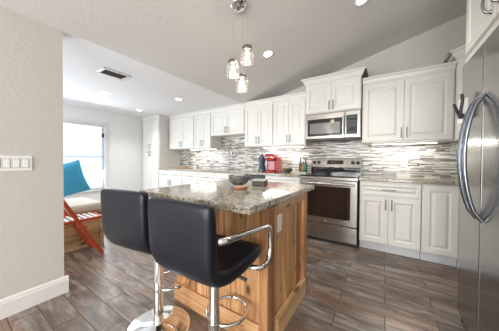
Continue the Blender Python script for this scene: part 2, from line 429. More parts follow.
# rear wall behind the camera with two tall window openings, invented to admit light
rw = MB()
xs = [XL-T, -2.0, -0.6, -0.12, 1.02, XR+T]
for a, b, solid in ((xs[0], xs[1], 1), (xs[1], xs[2], 0), (xs[2], xs[3], 1), (xs[3], xs[4], 0), (xs[4], xs[5], 1)):
    if solid: rw.box(a, b, YB-T, YB, 0, 3.1)
    else: rw.box(a, b, YB-T, YB, 0, 0.25).box(a, b, YB-T, YB, 2.15, 3.1)
struct(rw.build('wall_rear', M_wall))
def baseboard(name, x0, x1, y0, y1, side):
    prof = [(0.016, 0.0), (0.016, 0.105), (0.012, 0.112), (0.012, 0.122), (0.006, 0.134), (0.0, 0.138)]
    b = MB()
    for (w, z), (w2, z2) in zip(prof, prof[1:]):
        if side == 'x+': b.add([(x0, y0, z), (x0+w, y0, z), (x0+w, y1, z), (x0, y1, z), (x0, y0, z2), (x0+w2, y0, z2), (x0+w2, y1, z2), (x0, y1, z2)], [(0, 1, 5, 4), (1, 2, 6, 5), (2, 3, 7, 6), (4, 5, 6, 7)])
        if side == 'y+': b.add([(x0, y0, z), (x0, y0+w, z), (x1, y0+w, z), (x1, y0, z), (x0, y0, z2), (x0, y0+w2, z2), (x1, y0+w2, z2), (x1, y0, z2)], [(0, 1, 5, 4), (1, 2, 6, 5), (2, 3, 7, 6), (4, 5, 6, 7)])
    return struct(b.build(name, M_trim))
baseboard('baseboard_left', XL, 0, YB, 0.618, 'x+')
baseboard('baseboard_end', XL-T, XL+0.0, 0.592, 0, 'y+')
baseboard('baseboard_window', XW, 0, -1.5, 2.9, 'x+')

# dining window
wn = MB()
fr = 0.075
wn.box(XW, XW+0.018, WY1, WY1+fr-0.02, WZ0+.0005, WZ1-.0005).box(XW, XW+0.018, WY0-fr, WY0, WZ0+.0005, WZ1-.0005)
wn.box(XW, XW+0.018, WY0-fr, WY1+fr-.02, WZ1, WZ1+fr-.02).box(XW-0.10, XW+0.05, WY0-fr, WY1+fr, WZ0-0.03, WZ0)
wn.box(XW-0.089, XW-0.051, WY0+.04, WY1-.04, (WZ0+WZ1)/2-0.013, (WZ0+WZ1)/2+0.013)
for y in (WY0, WY1-0.04): wn.box(XW-0.09, XW-0.05, y, y+0.04, WZ0, WZ1)
for z in (WZ0, WZ1-0.04): wn.box(XW-0.09, XW-0.05, WY0, WY1, z, z+0.04)
w1 = struct(wn.build('window_1', M_trim))
MB().box(XW-0.075, XW-0.07, WY0+.04, WY1-.04, WZ0+.04, WZ1-.04).build('pane', M_pane, w1)
bl = thing('window_blind', 'white horizontal slat blind covering the bright dining nook window', 'blind', (XW, (WY0+WY1)/2, WZ1))
b = MB(); hw = (WY1-WY0)/2-0.01
k = 0; z = -0.06
while z > WZ0-WZ1+0.05:
    b.add([(-0.046, -hw, z), (-0.012, -hw, z-0.022), (-0.012, hw, z-0.022), (-0.046, hw, z)], [(0, 1, 2, 3)]); z -= 0.027
o = b.build('slats', M_blind, bl); q = o.modifiers.new('s', 'SOLIDIFY'); q.thickness = 0.002
MB().box(-0.05, -0.005, -hw, hw, -0.045, -0.002, bev=.003).build('headrail', M_trim, bl)
MB().box(-0.045, -0.01, -hw, hw, WZ0-WZ1+0.012, WZ0-WZ1+0.034, bev=.003).build('bottom_rail', M_trim, bl)
tag(MB().box(XW+0.012, XW+0.034, 2.035, 2.075, 1.60, 1.69, bev=.004).build('wall_sensor', M_black), 'small grey sensor mounted high on the right edge of the dining window trim', 'sensor')

# unseen rear windows, added to go with the fill lamps
for i, (a, b_) in enumerate(((-2.0, -0.6), (-0.12, 1.02))):
    f = MB().box(a, a+0.05, YB-0.08, YB-0.03, .25, 2.15).box(b_-0.05, b_, YB-0.08, YB-0.03, .25, 2.15)
    f.box(a, b_, YB-0.08, YB-0.03, .25, .30).box(a, b_, YB-0.08, YB-0.03, 2.10, 2.15).box(a, b_, YB-0.08, YB-0.03, 1.18, 1.22)
    w = struct(f.build('window_%d' % (i+2), M_trim))
    MB().box(a+.04, b_-.04, YB-0.06, YB-0.055, .28, 2.12).build('pane', M_pane, w)

# ------------------------------------------------------------------ backsplash
bs = MB().box(-4.528, XR, YW-0.009, YW, 0.915, 1.385)
bs.box(-3.09, -2.22, YW-0.009, YW, 1.38, 1.64).box(-1.03, -0.27, YW-0.009, YW, 1.38, 1.46)
struct(bs.build('wall_backsplash', M_mosaic))

# ------------------------------------------------------------------ cabinetry
def door_mesh(w, h, t=0.02, fw=0.055):
    """raised panel door, x 0..w, z 0..h, front at y=0 facing -y, back at y=t"""
    fw = min(fw, w*0.28, h*0.28)
    prof = [(0.0, 0.003), (0.003, 0.0), (fw, 0.0), (fw+0.005, 0.009), (fw+0.016, 0.012), (fw+0.040, 0.002), (fw+0.042, 0.0015)]
    mxi = min(w, h)/2-0.004
    vs = []; fs = []
    for i, d in prof:
        i = min(i, mxi)
        vs += [(i, d, i), (w-i, d, i), (w-i, d, h-i), (i, d, h-i)]
    for k in range(len(prof)-1):
        for j in range(4):
            a = k*4+j; b2 = k*4+(j+1) % 4; fs.append((a, b2, b2+4, a+4))
    L = (len(prof)-1)*4; fs.append((L, L+1, L+2, L+3))
    n = len(vs); vs += [(0, t, 0), (w, t, 0), (w, t, h), (0, t, h)]
    fs += [(j, n+j, n+(j+1) % 4, (j+1) % 4) for j in range(4)]; fs.append((n+3, n+2, n+1, n))
    return MB().add(vs, fs)
def pull_mesh(length, vertical=True, r=0.0065, out=0.028):
    b = MB(); h = length/2
    if vertical:
        b.tube([(0, -out, -h), (0, -out, h)], r)
        for s in (-1, 1): b.tube([(0, 0, s*h*0.72), (0, -out, s*h*0.72)], r*0.9)
    else:
        b.tube([(-h, -out*0.75, 0.0), (-h*.75, -out, 0.0), (h*.75, -out, 0), (h, -out*.75, 0)], r)
        for s in (-1, 1): b.tube([(s*h*0.8, 0, 0), (s*h*0.8, -out, 0)], r*0.9)
    return b
def put_door(parent, x, z, w, h, yf, handle=None, hl=0.13, name='door', fw=0.055):
    """handle: (hx, hz) relative to the door's left bottom, 'v' or 'h'"""
    d = door_mesh(w, h, fw=fw).build(name, M_cab, parent, loc=(x, yf-0.02, z))
    if handle:
        hx, hz, o = handle
        pull_mesh(hl, o == 'v').build('handle', M_nickel, d, loc=(hx, 0, hz))
    return d
def crown_mesh(x0, x1, yf, yb, z0, h=0.085, out=0.055, left=True, right=True, olive_end=False):
    prof = [(0.0, 0), (0.012, 0), (0.012, h*.18), (0.02, h*.22), (out*.6, h*.62), (out*.86, h*.78), (out, h*.80), (out, h)]
    b = MB(); vs = []; fs = []
    for o, z in prof:
        l = o if left else 0; r = o if right else 0
        vs += [(x0-l, yb, z0+z), (x0-l, yf-o, z0+z), (x1+r, yf-o, z0+z), (x1+r, yb, z0+z)]
    for k in range(len(prof)-1):
        for j in range(3): fs.append((k*4+j, k*4+j+1, k*4+j+5, k*4+j+4))
        fs.append((k*4+3, k*4, k*4+4, k*4+7))
    fs.append((0, 3, 2, 1)); L = (len(prof)-1)*4; fs.append((L, L+1, L+2, L+3))
    b.add(vs, fs)
    if olive_end:
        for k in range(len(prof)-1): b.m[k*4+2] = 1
    return b
G = 0.0015
def upper(x0, x1, z0, z1, doors, label, yf=YW-0.35, crown=0.078, cl=False, cr=False, cout=0.05, hz=0.10):
    w = x1-x0; t = thing('wall_cabinet', label, 'cabinet', (x0, YW, z0), 0, 'white upper cabinets')
    y = yf-YW
    MB().box(G, w-G, y, -0.002, 0, z1-z0).build('cabinet_body', M_cab, t)
    dz = 0.012; st = 0.012
    n = len(doors); tot = w-2*st
    xx = st
    for i, (fr_, hs) in enumerate(doors):
        dw = tot*fr_
        hx = {'r': dw-0.028, 'l': 0.028}[hs]
        put_door(t, xx+0.0015, dz, dw-0.003, z1-z0-2*dz-.008, y, (hx, hz, 'v'), fw=min(.055, dw*.2))
        xx += dw
    if crown: crown_mesh(G, w-G, y, -0.002, z1-z0, crown, cout, cl, cr, olive_end=cr).build('crown_molding', [M_cab, M_olive], t)
    return t
UB, UT = 1.372, 2.112
upper(-4.50, -3.608, UB, UT, [(.5, 'r'), (.5, 'l')], 'white upper cabinet nearest the tall pantry, first of the upper run')
upper(-3.608, -3.088, UB, UT, [(.5, 'r'), (.5, 'l')], 'narrow white upper cabinet left of the short one over the sink')
upper(-3.088, -2.222, 1.625, UT, [(.5, 'r'), (.5, 'l')], 'short raised white upper cabinet above the sink faucet', hz=.09)
upper(-2.222, -1.62, UB, UT+.012, [(.5, 'r'), (.5, 'l')], 'white upper cabinet right of the short one over the sink', cl=False)
upper(-1.62, -1.045, UB, UT+.012, [(.5, 'r'), (.5, 'l')], 'white two-door upper cabinet immediately left of the microwave')
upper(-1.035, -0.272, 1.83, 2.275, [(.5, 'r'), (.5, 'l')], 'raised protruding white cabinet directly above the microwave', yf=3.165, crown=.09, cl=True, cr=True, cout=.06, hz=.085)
upper(-0.262, 0.658, UB, UT+.045, [(.5, 'r'), (.5, 'l')], 'wide two-door white upper cabinet right of the microwave', crown=.085, cl=False, cr=False, cout=.05)

# diagonal corner wall cabinet
t = thing('corner_wall_cabinet', 'tall angled corner wall cabinet between the wide upper cabinet and the fridge', 'cabinet', (0.664, YW, UB))
dx = XR-0.664
foot = [(0, -0.002), (0, -0.35), (dx-0.35, -dx), (dx-.002, -dx), (dx-.002, -0.002)]
MB().prism(foot, 0, 2.285-UB).build('cabinet_body', M_cab, t)
ang = math.atan2(-(dx-0.35), dx-0.35); dl = math.hypot(dx-0.35, dx-0.35)
d = door_mesh(dl-0.05, 2.285-UB-0.03).build('door', M_cab, t, loc=(0.025*math.cos(ang)-0.02*.707, -0.35+0.025*math.sin(ang)-0.02*.707, 0.012)); d.rotation_euler = (0, 0, ang)
pull_mesh(0.1).build('handle', M_nickel, d, loc=(dl-.08, 0, .1))
b = MB(); vs = []; fs = []
h = 0.09; out = 0.06
prof = [(0.0, 0), (0.012, 0), (0.012, h*.18), (0.02, h*.22), (out*.6, h*.62), (out*.86, h*.78), (out, h*.80), (out, h)]
for o_, z in prof:
    q = o_*math.tan(PI/8)
    vs += [(-o_, -.002, z), (-o_, -0.35-q, z), (dx-0.35-q, -dx-o_, z), (dx-.002, -dx-o_, z), (dx-.002, -.002, z)]
for k in range(len(prof)-1):
    for j in range(4): fs.append((k*5+j, k*5+j+1, k*5+j+6, k*5+j+5))
fs.append((0, 4, 3, 2, 1)); L = (len(prof)-1)*5; fs.append(tuple(range(L, L+5)))
b.add(vs, fs)
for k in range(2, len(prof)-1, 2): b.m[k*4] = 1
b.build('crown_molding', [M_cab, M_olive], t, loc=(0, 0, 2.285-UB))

# over-fridge cabinet, faces -X : built facing -Y then turned
t = thing('fridge_top_cabinet', 'deep white cabinet with arched pulls mounted above the refrigerator', 'cabinet', (XR, 2.135, 1.868), -PI/2)
W = 2.135-1.13; D = XR-0.5
MB().box(0, W, -D, -0.002, 0, 0.62).build('cabinet_body', M_cab, t)
MB().box(0, W, -D-0.012, -D+0.01, -0.03, 0.0, bev=.003).build('light_rail', M_cab, t)
for i in range(2):
    dw = (W-0.05)/2; x = 0.025+i*dw
    dd = door_mesh(dw-0.004, 0.57, fw=.06).build('door', M_cab, t, loc=(x+.002, -D-0.02, 0.028))
    p = MB().tube([(0, -.002, -.055), (0, -.028, -.048), (0, -.036, 0), (0, -.028, .048), (0, -.002, .055)], .0075, smooth_steps=2)
    p.lathe([(.013, 0), (.011, -.006)], 12, (0, 0, -.055), axis='Y').lathe([(.013, 0), (.011, -.006)], 12, (0, 0, .055), axis='Y')
    p.build('handle', M_nickel, dd, loc=(dw-0.05 if i == 0 else .05, 0, .11))
crown_mesh(0, W, -D, -.002, 0.62, .09, .06).build('crown_molding', M_cab, t)

# pantry
t = thing('pantry_cabinet', 'tall white pantry cabinet in the far corner beside the window wall', 'cabinet', (-5.235, YW, 0))
W = 0.705; D = YW-2.97
MB().box(0, W, -D, -.002, 0.10, 2.11).build('cabinet_body', M_cab, t)
MB().box(0.02, W-.02, -D+.07, -.01, 0, 0.10).build('toe_kick', M_toe, t)
for i in range(2):
    dw = (W-.03)/2
    hx = dw-.03 if i == 0 else .03
    put_door(t, .015+i*dw+.001, .115, dw-.002, 1.235, -D, (hx, 1.15, 'v'), fw=.05)
    put_door(t, .015+i*dw+.001, 1.362, dw-.002, .74, -D, (hx, .085, 'v'), fw=.05)
crown_mesh(0, W, -D, -.002, 2.11, .076, .05, left=False, right=True).build('crown_molding', M_cab, t)

# base cabinets
YF = YC+0.03
def base(x0, x1, kind, label):
    w = x1-x0; t = thing('base_cabinet', label, 'cabinet', (x0, YF, 0), 0, 'white base cabinets')
    D = YW-YF
    MB().box(G, w-G, 0, D-.003, 0.113, 0.874).build('cabinet_body', M_cab, t)
    MB().box(G, w-G, 0.068, 0.083, 0, 0.113).build('toe_kick', M_toe, t)
    if kind == 'drawer_doors':
        put_door(t, .008, .705, w-.016, .15, 0, ((w-.016)/2, .075, 'h'), name='drawer', fw=.03)
        n = 2 if w > .5 else 1
        for i in range(n):
            dw = (w-.012)/n
            hx = dw-.03 if i == 0 else .03
            put_door(t, .006+i*dw+.0015, .125, dw-.003, .565, 0, (hx, .48, 'v'))
    elif kind == 'door':
        put_door(t, .012, .125, w-.024, .735, 0, None)
    elif kind == 'drawers':
        for z, h in ((.125, .27), (.405, .285), (.705, .15)):
            put_door(t, .008, z, w-.016, h, 0, ((w-.016)/2, h/2, 'h'), name='drawer', fw=.035)
    elif kind == 'two_drawer_doors':
        for i in range(2):
            dw = (w-.012)/2
            put_door(t, .006+i*dw+.0015, .705, dw-.003, .15, 0, ((dw)/2, .075, 'h'), name='drawer', fw=.03)
            put_door(t, .006+i*dw+.0015, .125, dw-.003, .565, 0, (dw-.03 if i == 0 else .03, .48, 'v'))
    return t
base(-4.528, -3.71, 'two_drawer_doors', 'white base cabinet next to the tall pantry under the counter')
base(-3.71, -3.20, 'drawers', 'white three-drawer base cabinet left of the sink base')
base(-3.20, -2.25, 'two_drawer_doors', 'white sink base cabinet below the kitchen faucet')
base(-1.635, -1.040, 'drawer_doors', 'white base cabinet between the dishwasher and the range')
base(-0.258, 0.355, 'drawer_doors', 'white base cabinet with one drawer and two doors right of the range')
base(0.357, 0.662, 'door', 'narrow single-door white base cabinet at the corner by the fridge')
base(0.664, 1.27, 'door', 'white corner base cabinet hidden mostly behind the refrigerator')

# counter tops
def counter(x0, x1, label):
    o = MB().box(x0, x1, YC, YW-.01, 0.877, 0.915, bev=.006).build('countertop', M_granite)
    return tag(o, label, 'countertop')
counter(-4.528, -1.037, 'long granite countertop running from pantry to range under the left uppers')
counter(-0.268, 1.272, 'granite countertop right of the range against mosaic backsplash')

# dishwasher
t = thing('dishwasher', 'dishwasher with dark front panel built in left of the coffee maker', 'dishwasher', (-2.248, YC+.01, 0))
MB().box(.003, .605, .05, .60, .1, .872).build('tub', M_black, t)
MB().box(.003, .605, 0, .05, .12, .76, bev=.004).build('door', M_black_glass, t)
MB().box(.003, .605, 0, .05, .765, .872, bev=.004).build('control_panel', M_black, t)
MB().tube([(.05, 0, .73), (.05, -.035, .73), (.555, -.035, .73), (.555, 0, .73)], .009).build('handle', M_chrome, t)
MB().box(.003, .605, .07, .09, 0, .1).build('toe_kick', M_black, t)

# ------------------------------------------------------------------ faucet, outlets, LED strips
t = thing('faucet', 'tall chrome gooseneck kitchen faucet at the sink', 'faucet', (-2.80, 3.47, .915))
MB().lathe([(.028, 0), (.026, .01), (.016, .02), (.014, .1), (.013, .11)], 16).tube([(0, 0, .1), (0, 0, .36), (0.03, -.02, .46), (.09, -.06, .49), (.15, -.1, .45), (.165, -.11, .36)], .0105, 10, smooth_steps=3).build('spout', M_nickel, t)
MB().tube([(.012, 0, .07), (.05, -.01, .085), (.075, -.015, .12)], .006, smooth_steps=1).build('lever', M_chrome, t)
MB().lathe([(.014, 0), (.016, -.06), (.013, -.075)], 14, (.165, -.11, .37)).build('spray_head', M_steel, t)
def outlet(x, z, label):
    t = thing('wall_outlet', label, 'outlet', (x, YW-.009, z), 0, 'white outlets on the backsplash')
    MB().box(-.04, .04, -.006, 0, -.062, .062, bev=.002).build('cover_plate', M_plate, t)
    for s in (-1, 1):
        MB().box(-.016, .016, -.0085, -.005, s*.022-.014, s*.022+.014, bev=.001).box(-.008, -.005, -.0095, -.008, s*.022-.006, s*.022+.006, 1).box(.005, .008, -.0095, -.008, s*.022-.006, s*.022+.006, 1).build('socket', [M_plate, M_groove], t)
outlet(.234, 1.11, 'white outlet on the backsplash right of the range')
outlet(-3.62, 1.11, 'white outlet on the backsplash under the uppers left of the sink')
outlet(-2.0, 1.10, 'white outlet on the backsplash left of the red coffee maker')
def led(x0, x1, label, power, color):
    t = thing('undercabinet_light', label, 'light', ((x0+x1)/2, YW-.12, UB-.001), 0, 'light bars under the upper cabinets')
    w = (x1-x0)/2
    MB().box(-w, w, -.02, .02, -.012, 0, bev=.002).build('housing', M_plate, t)
    MB().box(-w+.01, w-.01, -.012, .012, -.0145, -.012).build('diffuser', M_led, t)
    l = bpy.data.lights.new('undercabinet_lamp', 'AREA'); l.shape = 'RECTANGLE'; l.size = 2*w-.02; l.size_y = .03; l.energy = power; l.color = color
    o = bpy.data.objects.new('undercabinet_lamp', l); COL.objects.link(o); o.parent = t; o.location = (0, 0, -.02); o.rotation_euler = (math.radians(-12), 0, 0)
led(-.16, .56, 'slim light bar under the wide upper cabinet right of the microwave', 3.2, (1, .96, .88))
led(-1.95, -1.15, 'slim light bar under the uppers above the coffee maker', 3.2, (1, .96, .9))
led(-4.0, -3.15, 'slim light bar under the uppers near the pantry', 3.2, (1, .98, .95))

# ------------------------------------------------------------------ range
t = thing('range_stove', 'freestanding stainless electric range with black cooktop', 'stove', (-1.030, YC, 0))
W = .755; D = YW-.012-YC
MB().box(.004, W-.004, .03, D-.02, .04, .90).build('range_body', M_black, t)
ct = MB().box(0, W, .0, D-.09, .900, .918, bev=.004).build('cooktop', M_black_glass, t)
for x, y, r in ((.2, .17, .10), (.56, .17, .085), (.2, .40, .075), (.56, .40, .1)):
    MB().tube([(x+r*math.cos(a*PI/14), y+r*math.sin(a*PI/14), .9185) for a in range(28)], .0012, 5, closed=True).build('burner_ring', M_mark, ct)
MB().box(0, W, .004, .03, .862, .900, bev=.004).build('front_trim', M_steel, t)
od = MB().box(.004, W-.004, -.012, .03, .262, .858, bev=.006).build('oven_door', M_steel, t)
MB().box(.085, W-.085, -.0145, -.010, .345, .775, bev=.002).build('oven_window', M_oven_glass, od)
hb = MB().tube([(.035, -.062, .812), (W-.035, -.062, .812)], .0145, 12)
for x in (.06, W-.06): hb.box(x-.012, x+.012, -.06, -.010, .802, .822)
hb.build('door_handle', M_steel, od)
bd = MB().lathe([(.017, -.012), (.017, -.0165), (.0, -.017)], 24, (W/2-.01, 0, .303), axis='Y').build('round_badge', M_black, od)
bt = MB().tube([(W/2-.01+.0135*math.cos(a*PI/10), -.0175, .303+.0135*math.sin(a*PI/10)) for a in range(20)], .0011, 5, closed=True)
# cursive G and E strokes inside the badge
cx, cz = W/2-.01, .303
bt.tube([(cx-.0005, -.0178, cz+.004), (cx-.004, -.0178, cz+.007), (cx-.0075, -.0178, cz+.002), (cx-.006, -.0178, cz-.005), (cx-.001, -.0178, cz-.004), (cx-.001, -.0178, cz)], .0009, 5, smooth_steps=1)
bt.tube([(cx+.007, -.0178, cz+.005), (cx+.003, -.0178, cz+.006), (cx+.002, -.0178, cz+.002), (cx+.005, -.0178, cz+.001), (cx+.001, -.0178, cz-.002), (cx+.004, -.0178, cz-.006), (cx+.008, -.0178, cz-.003)], .0009, 5, smooth_steps=1)
bt.build('monogram', M_plate, bd)
dr = MB().box(.004, W-.004, -.010, .03, .045, .250, bev=.006).build('storage_drawer', M_steel, t)
MB().box(.02, W-.02, .02, .06, .0, .045).build('kick_panel', M_black, t)
MB().box(.004, W-.004, .004, .03, .248, .266).build('drawer_gap', M_darkgap, t)
# back guard
bg_ = MB().box(0, W, D-.09, D, .900, 1.02, bev=.004).build('backguard', M_black_glass, t)
cp = MB().add([(0, D-.105, 1.018), (W, D-.105, 1.018), (W, D-.07, 1.165), (0, D-.07, 1.165), (0, D, 1.018), (W, D, 1.018), (W, D, 1.165), (0, D, 1.165)], [(0, 1, 2, 3), (4, 7, 6, 5), (0, 3, 7, 4), (1, 5, 6, 2), (3, 2, 6, 7), (0, 4, 5, 1)]).build('control_panel', M_steel, t, bevel=.004)
def on_panel(x, z): return (x, D-.105+.035*(z-1.018)/.147, z)
MB().box(-.12, .12, -.004, .004, -.032, .032, bev=.002).build('display', M_black_glass, cp, loc=on_panel(W/2, 1.098)).rotation_euler = (-.234, 0, 0)
MB().box(-.03, .03, -.001, 0, -.006, .012).build('clock_digits', M_display, cp, loc=(W/2-.02, D-.105+.019-.006, 1.098)).rotation_euler = (-.234, 0, 0)
for x in (.055, .125, W-.125, W-.055):
    o = MB().lathe([(.027, 0), (.025, -.006), (.021, -.008), (.019, -.028), (.0, -.030)], 20, axis='Y').box(-.004, .004, -.036, -.02, -.02, .02).build('knob', M_black, cp, loc=on_panel(x, 1.092)); o.rotation_euler = (-.234, 0, 0)

# microwave
t = thing('microwave', 'over-the-range stainless microwave with black control panel', 'microwave', (-1.030, YW-.011, 1.44))
D = YW-.011-3.17
MB().box(.003, .755, -D+.03, 0, 0, .388).build('microwave_body', M_steel, t)
dr = MB().box(.003, .560, -D, -D+.03, .012, .386, bev=.005).build('door', M_steel, t)
mwin = MB().box(.03, .525, -D-.003, -D+.002, .052, .305, bev=.002).build('window_border', M_black_glass, dr)
MB().box(.065, .495, -D-.0045, -D-.002, .085, .245).build('window', M_mw_glass, mwin)
MB().tube([(.545, -D-.035, .05), (.545, -D-.035, .33)], .009, 10).tube([(.545, -D, .07), (.545, -D-.035, .07)], .006).tube([(.545, -D, .31), (.545, -D-.035, .31)], .006).build('handle', M_chrome, dr)
cp = MB().box(.562, .752, -D, -D+.03, .012, .386, bev=.005).build('control_panel', M_steel, t)
cg = MB().box(.575, .715, -D-.003, -D+.002, .052, .325, bev=.002).build('keypad', M_black_glass, cp)
kb = MB()
for r in range(7):
    for c in range(4): kb.box(.587+c*.031, .607+c*.031, -D-.004, -D-.003, .068+r*.028, .079+r*.028)
kb.build('key_legends', M_mark, cg)
MB().box(.59, .70, -D-.004, -D-.003, .283, .312).build('display', M_display, cg)
MB().box(.0, .757, -D+.0, -.05, -.008, .010).build('bottom_vent', M_black, t)

# ------------------------------------------------------------------ refrigerator (faces -X), built facing -Y then turned
FY = 2.062; FX = .455
t = thing('refrigerator', 'large stainless side-by-side refrigerator with bowed handles', 'refrigerator', (FX, FY, 0), -PI/2)
W = .915; DF = XR-.04-FX; s0 = .385
MB().box(.006, W-.006, .065, DF, .03, 1.785).build('fridge_body', M_black, t)
for n_, (a, b2) in enumerate(((.0, s0), (s0+.006, W))):
    dd = MB().box(a, b2, 0, .062, .055, 1.80, bev=.008).build('door', M_fridge, t)
    hx = s0-.04 if n_ == 0 else s0+.045
    pts = []
    for i in range(15):
        u = i/14; pts.append((hx, -.078*math.sin(PI*u)**.55-.002, .80+.70*u))
    h_ = MB()
    # flat bowed bar
    vs = []; fs = []
    for i, p in enumerate(pts):
        wd = .010+.006*math.sin(PI*i/14)
        nx = pts[min(i+1, 14)]; pv = pts[max(i-1, 0)]
        tv = Vector((0, nx[1]-pv[1], nx[2]-pv[2])).normalized(); nv = Vector((0, -tv.z, tv.y))
        for a_ in range(10):
            an = 2*PI*a_/10; vs.append(Vector(p)+Vector((wd*math.cos(an), 0, 0))+nv*.011*math.sin(an))
    for i in range(14):
        for k in range(10): fs.append((i*10+k, i*10+(k+1) % 10, (i+1)*10+(k+1) % 10, (i+1)*10+k))
    h_.add(vs, fs, 0, True).add([vs[k] for k in range(10)], [tuple(range(10))]).add([vs[140+k] for k in range(10)], [tuple(range(10))])
    h_.build('handle', M_bowh, dd)
MB().box(.006, W-.006, .03, .08, .012, .053).build('toe_grille', M_black, t)
for x in (.025, W-.025): MB().lathe([(.018, 0), (.018, .03), (.012, .055)], 12, (x, .035, 0)).build('foot', M_black, t)
# fork of black clips on white paper at the far edge of the fridge door
t = thing('magnet_clip', 'black V-shaped clips on a white note at the far edge of the fridge door', 'clip', (.438, 1.93, 1.445), -PI/2.6)
MB().box(-.045, .035, -.004, -.001, -.06, .10).build('paper_note', M_plate, t)
MB().tube([(0, -.022, -.02), (-.045, -.028, .075)], .009).tube([(0, -.022, -.02), (.03, -.028, .085), (.025, -.03, .125)], .009).box(-.012, .012, -.024, -.004, -.03, 0).build('clip_arms', M_black, t)

# ------------------------------------------------------------------ island
IX0, IX1, IY0, IY1 = -1.43, -.505, .779, 1.812
BX0, BX1, BY0, BY1 = -1.40, -.555, 1.068, 1.775
t = thing('kitchen_island', 'rustic knotty cedar kitchen island base under the granite slab', 'island', ((BX0+BX1)/2, (BY0+BY1)/2, 0))
cx, cy = t.location.x, t.location.y
def ib(x0, x1, y0, y1, z0, z1, bev=.002): return MB().box(x0-cx, x1-cx, y0-cy, y1-cy, z0, z1, bev=bev)
ib(BX0+.02, BX1-.045, BY0+.02, BY1-.01, .0, .874, 0).build('island_core', M_cedar_x, t)
# front vertical boards (facing the stools)
f = MB(); x = BX0+.0
n = 7; bw = (BX1-.06-BX0)/n
for i in range(n): f.box(BX0+i*bw+.0015-cx, BX0+(i+1)*bw-.0015-cx, BY0-cy, BY0+.02-cy, .0, .874, bev=.003)
f.build('front_boards', M_cedar_x, t)
ib(BX0-.004, BX1-.06, BY0-.016, BY0, 0, .14).build('front_baseboard', M_cedar_rail_x, t)
ib(BX0-.004, BX1-.06, BY0-.016, BY0, .80, .874).build('front_top_rail', M_cedar_rail_x, t)
# right side: posts, rails and recessed boards
for (a, b2) in ((BY0-.018, BY0+.068), (BY1-.075, BY1)):
    ib(BX1-.06, BX1, a, b2, 0, .874).build('corner_post', M_cedar_y, t)
ib(BX1-.045, BX1, BY0+.068, BY1-.075, .80, .874).build('side_top_rail', M_cedar_rail_y, t)
ib(BX1-.022, BX1+.014, BY0+.105, BY1-.062, .0, .13).build('side_baseboard', M_cedar_rail_y, t)
f = MB(); y = BY0+.068; n = 6; bw = (BY1-.075-y)/n
for i in range(n): f.box(BX1-.044-cx, BX1-.026-cx, y+i*bw+.002-cy, y+(i+1)*bw-.002-cy, 0, .81, bev=.004)
f.build('side_boards', M_cedar_y, t)
for i in range(6): pass
f = MB()
for i in range(6): f.box(BX0-cx, BX0+.02-cx, BY0+.01+i*.125-cy, BY0+.01+(i+1)*.125-.003-cy, 0, .874, bev=.003)
f.build('far_side_boards', M_cedar_y, t)
op = MB().box(BX1-.026-cx, BX1-.021-cx, 1.222-cy, 1.292-cy, .655, .77, bev=.002).build('outlet_plate', M_plate, t)
MB().box(BX1-.022-cx, BX1-.019-cx, 1.240-cy, 1.274-cy, .680, .707).box(BX1-.022-cx, BX1-.019-cx, 1.240-cy, 1.274-cy, .718, .745).build('socket', M_slat, op)
top = MB().box(IX0, IX1, IY0, IY1, .877, .915, bev=.007).build('island_countertop', M_granite)
tag(top, 'speckled granite slab topping the cedar island', 'countertop')

# items on the island
def bowl_prof(r, h, foot, th=.008):
    out = [(foot, 0), (foot+.004, .006)]
    for i in range(9):
        a = i/8*PI/2; out.append((foot+(r-foot)*math.sin(a)**.8, .01+(h-.01)*(1-math.cos(a))))
    inn = [(max(.0005, rr-th), zz+(.006 if k < 3 else 0)) for k, (rr, zz) in enumerate(out[2:])]
    return out+inn[::-1]+[(0.0005, .02)]
t = thing('stone_bowl', 'dark grey textured bowl holding a small pale cup on the island', 'bowl', (-1.02, 1.40, .9155))
MB().lathe(bowl_prof(.09, .085, .035), 32).build('bowl_shell', M_stone, t)
t = thing('small_cup', 'pale sage round cup nested inside the grey bowl', 'cup', (-1.015, 1.405, .94))
MB().lathe(bowl_prof(.052, .075, .03, .006), 24).build('cup_shell', M_sage, t)
t = thing('wooden_coaster', 'round light wood slice with reddish edge in front of the grey bowl', 'coaster', (-.885, 1.235, .9155))
MB().lathe([(.048, 0), (.052, .004), (.052, .016), (.05, .018)], 28).build('rim', M_trivet_edge, t)
MB().lathe([(.0485, .0182), (.048, .0205)], 28).build('top_face', M_trivet, t)
t = thing('wooden_box', 'small dark wooden box with pale lid beside the grey bowl', 'box', (-.875, 1.50, .9155), .2)
MB().box(-.055, .055, -.045, .045, 0, .040, bev=.003).build('box_body', M_darkwood, t)
MB().box(-.056, .056, -.046, .046, .040, .052, bev=.003).build('lid', M_sage, t)

# ------------------------------------------------------------------ counter objects
t = thing('coffee_maker', 'glossy red single-serve coffee maker on the counter left of the range', 'coffee maker', (-1.66, 3.33, .9155), .15)
MB().box(-.13, .065, -.02, .15, 0, .30, bev=.02).build('housing', M_redpl, t)
MB().box(-.13, .065, -.13, .0, .20, .32, bev=.025).build('brew_head', M_redpl, t)
MB().box(-.12, .055, -.13, .0, 0, .03, bev=.006).build('drip_tray', M_redpl, t)
MB().box(-.09, .02, -.024, -.018, .04, .19).build('recess_panel', M_ltred, t)
MB().box(.070, .125, -.08, .12, 0, .27, bev=.012).build('water_tank', M_redpl, t)
MB().tube([(-.11, -.14, .25), (-.03, -.155, .27), (.05, -.14, .25)], .007, smooth_steps=2).build('handle', M_chrome, t)
t = thing('blender_jug', 'dark blue blender with clear jug left of the red coffee maker', 'blender', (-1.90, 3.34, .9155))
MB().lathe([(.075, 0), (.078, .02), (.062, .09), (.05, .11)], 20).build('motor_base', M_bluegl, t)
MB().lathe([(.048, .112), (.06, .20), (.064, .27)], 20).build('jug', M_bluegl, t)
MB().lathe([(.055, .272), (.05, .29), (.02, .295), (.02, .315), (.0, .317)], 20).build('lid', M_black, t)
